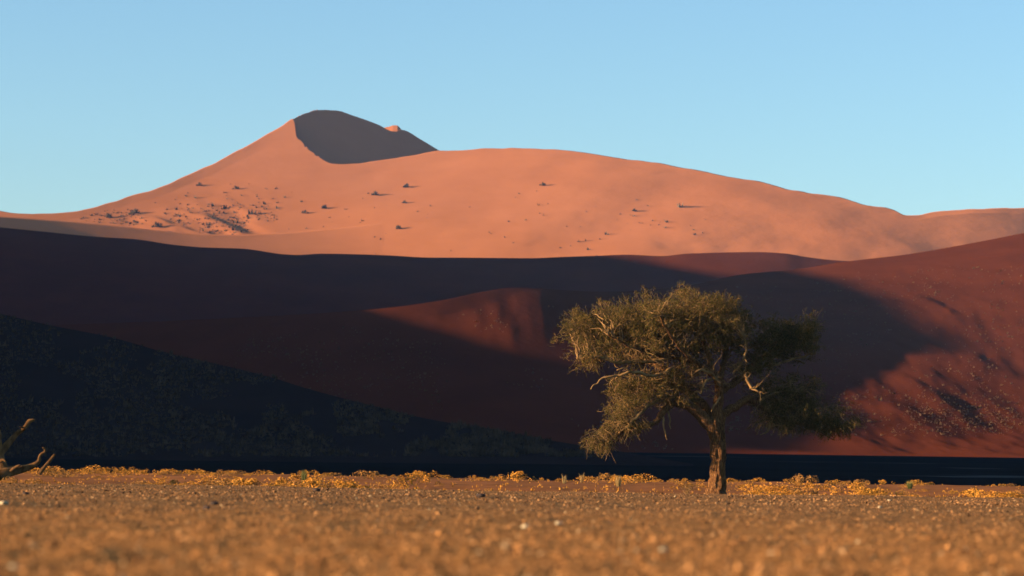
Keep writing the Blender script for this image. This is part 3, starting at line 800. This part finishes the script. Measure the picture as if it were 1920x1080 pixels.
# crown: lobes of many small sprays (px, py, rx, ry, depth, depth radius, sprays, droop, bare)
LOBES = [
    ('canopy', [(1130, 625, 62, 46, -.3, 2.6, 1250, .0), (1215, 605, 88, 50, 0, 3.6, 2500, .0), (1300, 603, 84, 56, .2, 3.6, 2300, .0), (1360, 612, 40, 50, .4, 2.6, 900, .0), (1335, 575, 50, 22, .3, 2.4, 420, .0),
                (1086, 612, 26, 30, -.4, 1.3, 330, .0), (1098, 668, 36, 24, -.6, 1.5, 260, .25), (1190, 655, 85, 26, .2, 3.0, 620, .1), (1295, 660, 70, 26, .4, 2.6, 380, .1)]),
    ('lower_lobe', [(1212, 728, 72, 36, -.2, 2.0, 1150, .1), (1275, 708, 42, 32, .2, 1.6, 520, .0), (1166, 752, 26, 40, -.6, 1.2, 360, .3), (1262, 748, 36, 16, -.4, 1.0, 140, .5)]),
    ('drooping_lobe', [(1128, 826, 26, 20, -1.3, .8, 260, .8), (1160, 802, 34, 18, -1.1, .9, 260, .6), (1190, 790, 30, 18, -.8, .9, 110, .7), (1165, 780, 22, 22, -.9, .7, 120, .5)]),
    ('upper_lobe', [(1468, 636, 66, 44, 2.0, 2.0, 1300, .0), (1502, 628, 36, 32, 2.0, 1.4, 420, .0), (1428, 668, 46, 48, 1.4, 1.6, 520, .1), (1400, 700, 40, 26, .8, 1.2, 120, .2)]),
    ('hanging_lobe', [(1495, 770, 78, 34, 1.7, 1.3, 1350, .5), (1440, 750, 42, 30, 1.4, 1.1, 420, .4), (1562, 798, 44, 20, 1.9, .9, 620, .7), (1490, 722, 64, 28, 1.6, 1.1, 400, .3), (1460, 792, 46, 16, 1.4, .9, 190, .9)]),
]
def sprays(c, rad, n, droop, seed):
    """n curved twigs with paired leaflets inside one ellipsoid; returns twig mesh and leaf mesh arrays"""
    r = np.random.default_rng(seed)
    d = r.normal(0, 1, (n, 3)); d /= np.linalg.norm(d, axis=1, keepdims=True)
    rr_ = r.random(n) ** 0.42
    # uneven outline: push whole directions in and out
    wob = 1 + 0.20*np.sin(d[:, 0]*5 + seed) + 0.18*np.sin(d[:, 2]*6 + d[:, 1]*5 + seed*1.7) + 0.08*np.sin(d[:, 0]*13 + d[:, 1]*11)
    c0 = np.asarray(c) + d * rad * (rr_ * wob)[:, None]
    nk = max(5, n // 17)                       # sprays gather round a few clump centres
    own = r.integers(0, nk, n); far_ = r.random(n) < 0.22
    cl = c0[own] + r.normal(0, 1, (n, 3)) * np.array((0.21, 0.21, 0.10))
    c0 = np.where(far_[:, None], c0, cl); d = np.where(far_[:, None], d, d[own])
    out = d * np.array((1, 1, 0.7)) + r.normal(0, 0.55, (n, 3)); out[:, 2] += 0.35 - 1.6*droop
    out /= np.linalg.norm(out, axis=1, keepdims=True)
    Lg = r.uniform(0.12, 0.30, n)
    bend = r.normal(0, 0.12, (n, 3)); bend[:, 2] -= 0.12 * (0.3 + droop)
    nl = 12
    t = np.linspace(0.08, 1.0, nl)
    P = c0[:, None] + out[:, None]*(Lg[:, None]*t[None])[:, :, None] + bend[:, None]*(t[None]**2)[:, :, None]*Lg[:, None, None]*1.6
    P = P + r.normal(0, 0.03, P.shape)
    # leaflets
    ld = r.normal(0, 1, (n, nl, 3)) + out[:, None]*0.5; ld /= np.linalg.norm(ld, axis=2, keepdims=True)
    sd = np.cross(ld, r.normal(0, 1, (n, nl, 3))); sd /= np.linalg.norm(sd, axis=2, keepdims=True) + 1e-9
    ll = r.uniform(0.032, 0.060, (n, nl, 1)); lw = r.uniform(0.011, 0.021, (n, nl, 1))
    LV = np.stack([P, P + ld*ll*0.5 + sd*lw, P + ld*ll, P + ld*ll*0.5 - sd*lw], 2).reshape(-1, 3)
    # twig as a thin three-vertex ribbon pair
    e = np.cross(out, np.array((0.2, 1, 0.1))); e /= np.linalg.norm(e, axis=1, keepdims=True); w = 0.0045
    A = c0 - out*0.10; M_ = P[:, nl//2]; B = P[:, -1]
    TV = np.stack([A - e*w, A + e*w, M_ + e*w*0.8, M_ - e*w*0.8, B + e*w*0.4, B - e*w*0.4], 1).reshape(-1, 3)
    return LV, TV, c0
QUADS4 = lambda n: np.arange(n*4).reshape(-1, 4)
allpath = np.concatenate(paths)
seed = 100
for lname, ells in LOBES:
    LVs, TVs, anchors = [], [], []
    for (px, py, rx, ry, dp, dr, n, droop) in ells:
        c = tp(px, py, dp); seed += 1
        lv, tv, an = sprays(c, np.array((rx*PXM, dr, ry*PXM)), int(n*1.45), droop, seed)
        LVs.append(lv); TVs.append(tv); anchors.append(an)
    LV, TV, AN = np.concatenate(LVs), np.concatenate(TVs), np.concatenate(anchors)
    crown = mesh_obj('crown', LV, QUADS4(len(LV)//4), M_LEAF, tree, smooth=False)
    k = np.arange(len(TV)//6)[:, None]*6
    TF = np.concatenate([k + np.array([0, 1, 2, 3]), k + np.array([3, 2, 4, 5])])
    # branchlets running from the limbs into the lobe
    parts = []
    r = np.random.default_rng(seed + 500)
    nb = {'canopy': 280, 'lower_lobe': 120, 'drooping_lobe': 55, 'upper_lobe': 60, 'hanging_lobe': 100}[lname]
    for a_ in AN[r.choice(len(AN), nb, replace=False)]:
        dd = np.linalg.norm(allpath - a_, axis=1); i = int(np.argmin(dd + r.uniform(0, 0.7, len(dd))))
        p0 = allpath[i]; v = a_ - p0; ln = np.linalg.norm(v)
        if ln < 0.15 or ln > 2.6: continue
        kk = max(6, int(ln/0.10)); t = np.linspace(0, 1, kk)[:, None]
        wig = np.stack([vnoise(t[:, 0]*ln*3 + r.uniform(0, 50), t[:, 0]*0 + q*7.7) for q in range(3)], 1) * 0.14 * np.sin(np.pi*np.minimum(t*1.2, 1))
        Pp = p0 + v*t + wig + np.array((0, 0, 0.12*ln))*np.sin(np.pi*t)
        parts.append(tube(Pp, np.linspace(0.032, 0.009, kk) * r.uniform(0.6, 1.2), 5))
    if lname in ('lower_lobe', 'hanging_lobe', 'drooping_lobe', 'canopy'):      # bare hanging twigs under the lobes
        for a_ in AN[r.choice(len(AN), 70, replace=False)]:
            kk = 7; ln = r.uniform(0.25, 0.8); t = np.linspace(0, 1, kk)[:, None]
            dr = np.array((r.normal(0, 0.35), r.normal(0, 0.3), -0.8))
            wig = np.stack([vnoise(t[:, 0]*5 + r.uniform(0, 50), t[:, 0]*0 + q*3.1) for q in range(3)], 1) * 0.07 * t
            parts.append(tube(a_ - (0, 0, 0.1) + dr*ln*t + wig, np.linspace(0.012, 0.004, kk), 4))
    if lname == 'canopy':                       # contorted sunlit twigs over the main forks
        zone = allpath[(allpath[:, 2] > tp(1340, 752)[2]) & (allpath[:, 2] < tp(1340, 650)[2]) & (allpath[:, 0] > tp(1180, 700)[0]) & (allpath[:, 0] < tp(1440, 700)[0])]
        for p0 in zone[r.choice(len(zone), 170)]:
            kk = 9; ln = r.uniform(0.35, 0.95); t = np.linspace(0, 1, kk)[:, None]
            dr = np.array((r.normal(-0.15, 0.8), r.normal(-0.35, 0.6), r.normal(0.15, 0.6)))
            wig = np.stack([vnoise(t[:, 0]*ln*5 + r.uniform(0, 50), t[:, 0]*0 + q*3.1) for q in range(3)], 1) * 0.22 * np.minimum(1, t*2)
            parts.append(tube(p0 + dr*ln*t + wig, np.linspace(0.017, 0.006, kk)*r.uniform(0.7, 1.3), 5))
    V2, F2 = join(parts)
    TVa = np.concatenate([TV, V2]); TFa = np.concatenate([TF, F2 + len(TV)])
    tw = mesh_quads('twigs', TVa, TFa, M_TWIG, crown, False)
    tw['kind'] = 'stuff'; crown['kind'] = 'stuff'

# leafless little bush beside the trunk
bush = bpy.data.objects.new('bare_bush', None); COL.objects.link(bush)
bx = pix(1288, 900, 146.0); bush.location = (bx[0], 146.0, float(ground_z(np.array(bx[0]), np.array(146.0))))
tag(bush, 'small leafless twiggy bush on the bank just left of the tree trunk', 'bush')
r = np.random.default_rng(77)
for k in range(9):
    a = r.uniform(0, 6.28); ln = r.uniform(0.4, 0.85); kk = 8; t = np.linspace(0, 1, kk)[:, None]
    dr = np.array((math.cos(a)*0.75, math.sin(a)*0.75, r.uniform(0.5, 1.1)))
    wig = np.stack([vnoise(t[:, 0]*4 + r.uniform(0, 50), t[:, 0]*0 + q*3.1) for q in range(3)], 1) * 0.12 * t
    Pm = np.array((0, 0, -0.05)) + dr*ln*t + wig
    pr = [tube(Pm, np.linspace(0.018, 0.006, kk), 5)]
    for q in range(4):
        i = r.integers(2, kk - 1); d2 = dr + r.normal(0, 0.7, 3); t2 = np.linspace(0, 1, 5)[:, None]
        pr.append(tube(Pm[i] + d2*0.28*t2, np.linspace(0.010, 0.004, 5), 4))
    V2, F2 = join(pr); mesh_quads('stem', V2, F2, M_TWIG, bush, False)

# ------------------------------------------------------------------ fallen dead tree at the left edge
DY = 146.0
dead = bpy.data.objects.new('dead_tree', None); COL.objects.link(dead)
DB = pix(8, 890, DY); DB[2] = float(ground_z(np.array(DB[0]), np.array(DY))); dead.location = DB
tag(dead, 'weathered dead tree lying on the bank at the left edge, one bent limb raised', 'dead tree')
M_DEAD = sand_mat('dead_wood', [(0.35, (0.09, 0.040, 0.016)), (0.65, (0.30, 0.145, 0.055))], 4.0, 0.02, 9.0, (1, 1, 0.4))
DEAD = {}
def dlimb(pts, name, sides=12, furrow=0.16, under=None):
    P = [pix(p[0], p[1], DY + p[2]) - DB for p in pts]
    Q, rd, _ = smooth_path(P, [p[3]*0.85*DY/F for p in pts], 0.06)
    V, Fq = tube(Q, rd, sides, furrow, pts[0][0]*0.7 + pts[0][1])
    DEAD.setdefault(name, mesh_quads(name, V, Fq, M_DEAD, DEAD.get(under, dead)))
dlimb([(14, 896, 0, 16), (4, 876, 0, 13), (-4, 856, 0, 13), (-9, 830, 0, 14), (-12, 806, 0, 13), (-20, 782, 0, 10), (-34, 762, 0, 7)], 'trunk', 22, 0.2)
dlimb([(-2, 852, .3, 9), (10, 838, .4, 7.5), (24, 822, .4, 6), (38, 808, .3, 5), (45, 803, .1, 4.6), (50, 797, 0, 4.2), (55, 790, 0, 4.6), (62, 788, 0, 3), (66, 787, 0, 1.2)], 'limb')
dlimb([(44, 802, .1, 2.4), (40, 801, -.1, 1.4), (37, 800, -.2, 0.7)], 'branch', 8, 0.16, 'limb')
dlimb([(-6, 890, -.2, 13), (14, 884, -.1, 12), (34, 881, 0, 9), (52, 877, .1, 7), (70, 868, .1, 4.5), (74, 862, .1, 4), (74, 857, 0, 3), (78, 851, 0, 2.6), (84, 847, 0, 2.6), (84, 842, -.1, 2.2), (80, 839, -.2, 1.6)], 'fallen_log', 16, 0.2)
dlimb([(74, 889, -.5, 4), (80, 880, -.5, 4), (92, 866, -.5, 3.4), (103, 852, -.5, 2.4)], 'stick', 10)
dlimb([(20, 884, -.3, 4), (30, 876, -.4, 3.2), (38, 872, -.5, 2)], 'branch', 8, 0.16, 'fallen_log')
dlimb([(0, 866, -.4, 3.4), (6, 862, -.6, 2.6), (11, 866, -.7, 1.5)], 'branch', 8, 0.16, 'trunk')
# ------------------------------------------------------------------ haze
hz = np.array([(x, y, z) for x in (-9600, 9600) for y in (-2200, 9600) for z in (-12, 420)], float)
hf = [(0, 1, 3, 2), (4, 6, 7, 5), (0, 4, 5, 1), (2, 3, 7, 6), (0, 2, 6, 4), (1, 5, 7, 3)]
M_HAZE = bpy.data.materials.new('haze'); M_HAZE.use_nodes = True
nt = M_HAZE.node_tree
for n in list(nt.nodes):
    nt.nodes.remove(n)
pv = nt.nodes.new('ShaderNodeVolumePrincipled'); mo = nt.nodes.new('ShaderNodeOutputMaterial')
pv.inputs['Density'].default_value = 0.00003
pv.inputs['Color'].default_value = (0.22, 0.5, 1.0, 1)
nt.links.new(pv.outputs[0], mo.inputs['Volume'])
haze = mesh_obj('haze', hz, hf, M_HAZE, smooth=False)
tag(haze, kind='stuff')
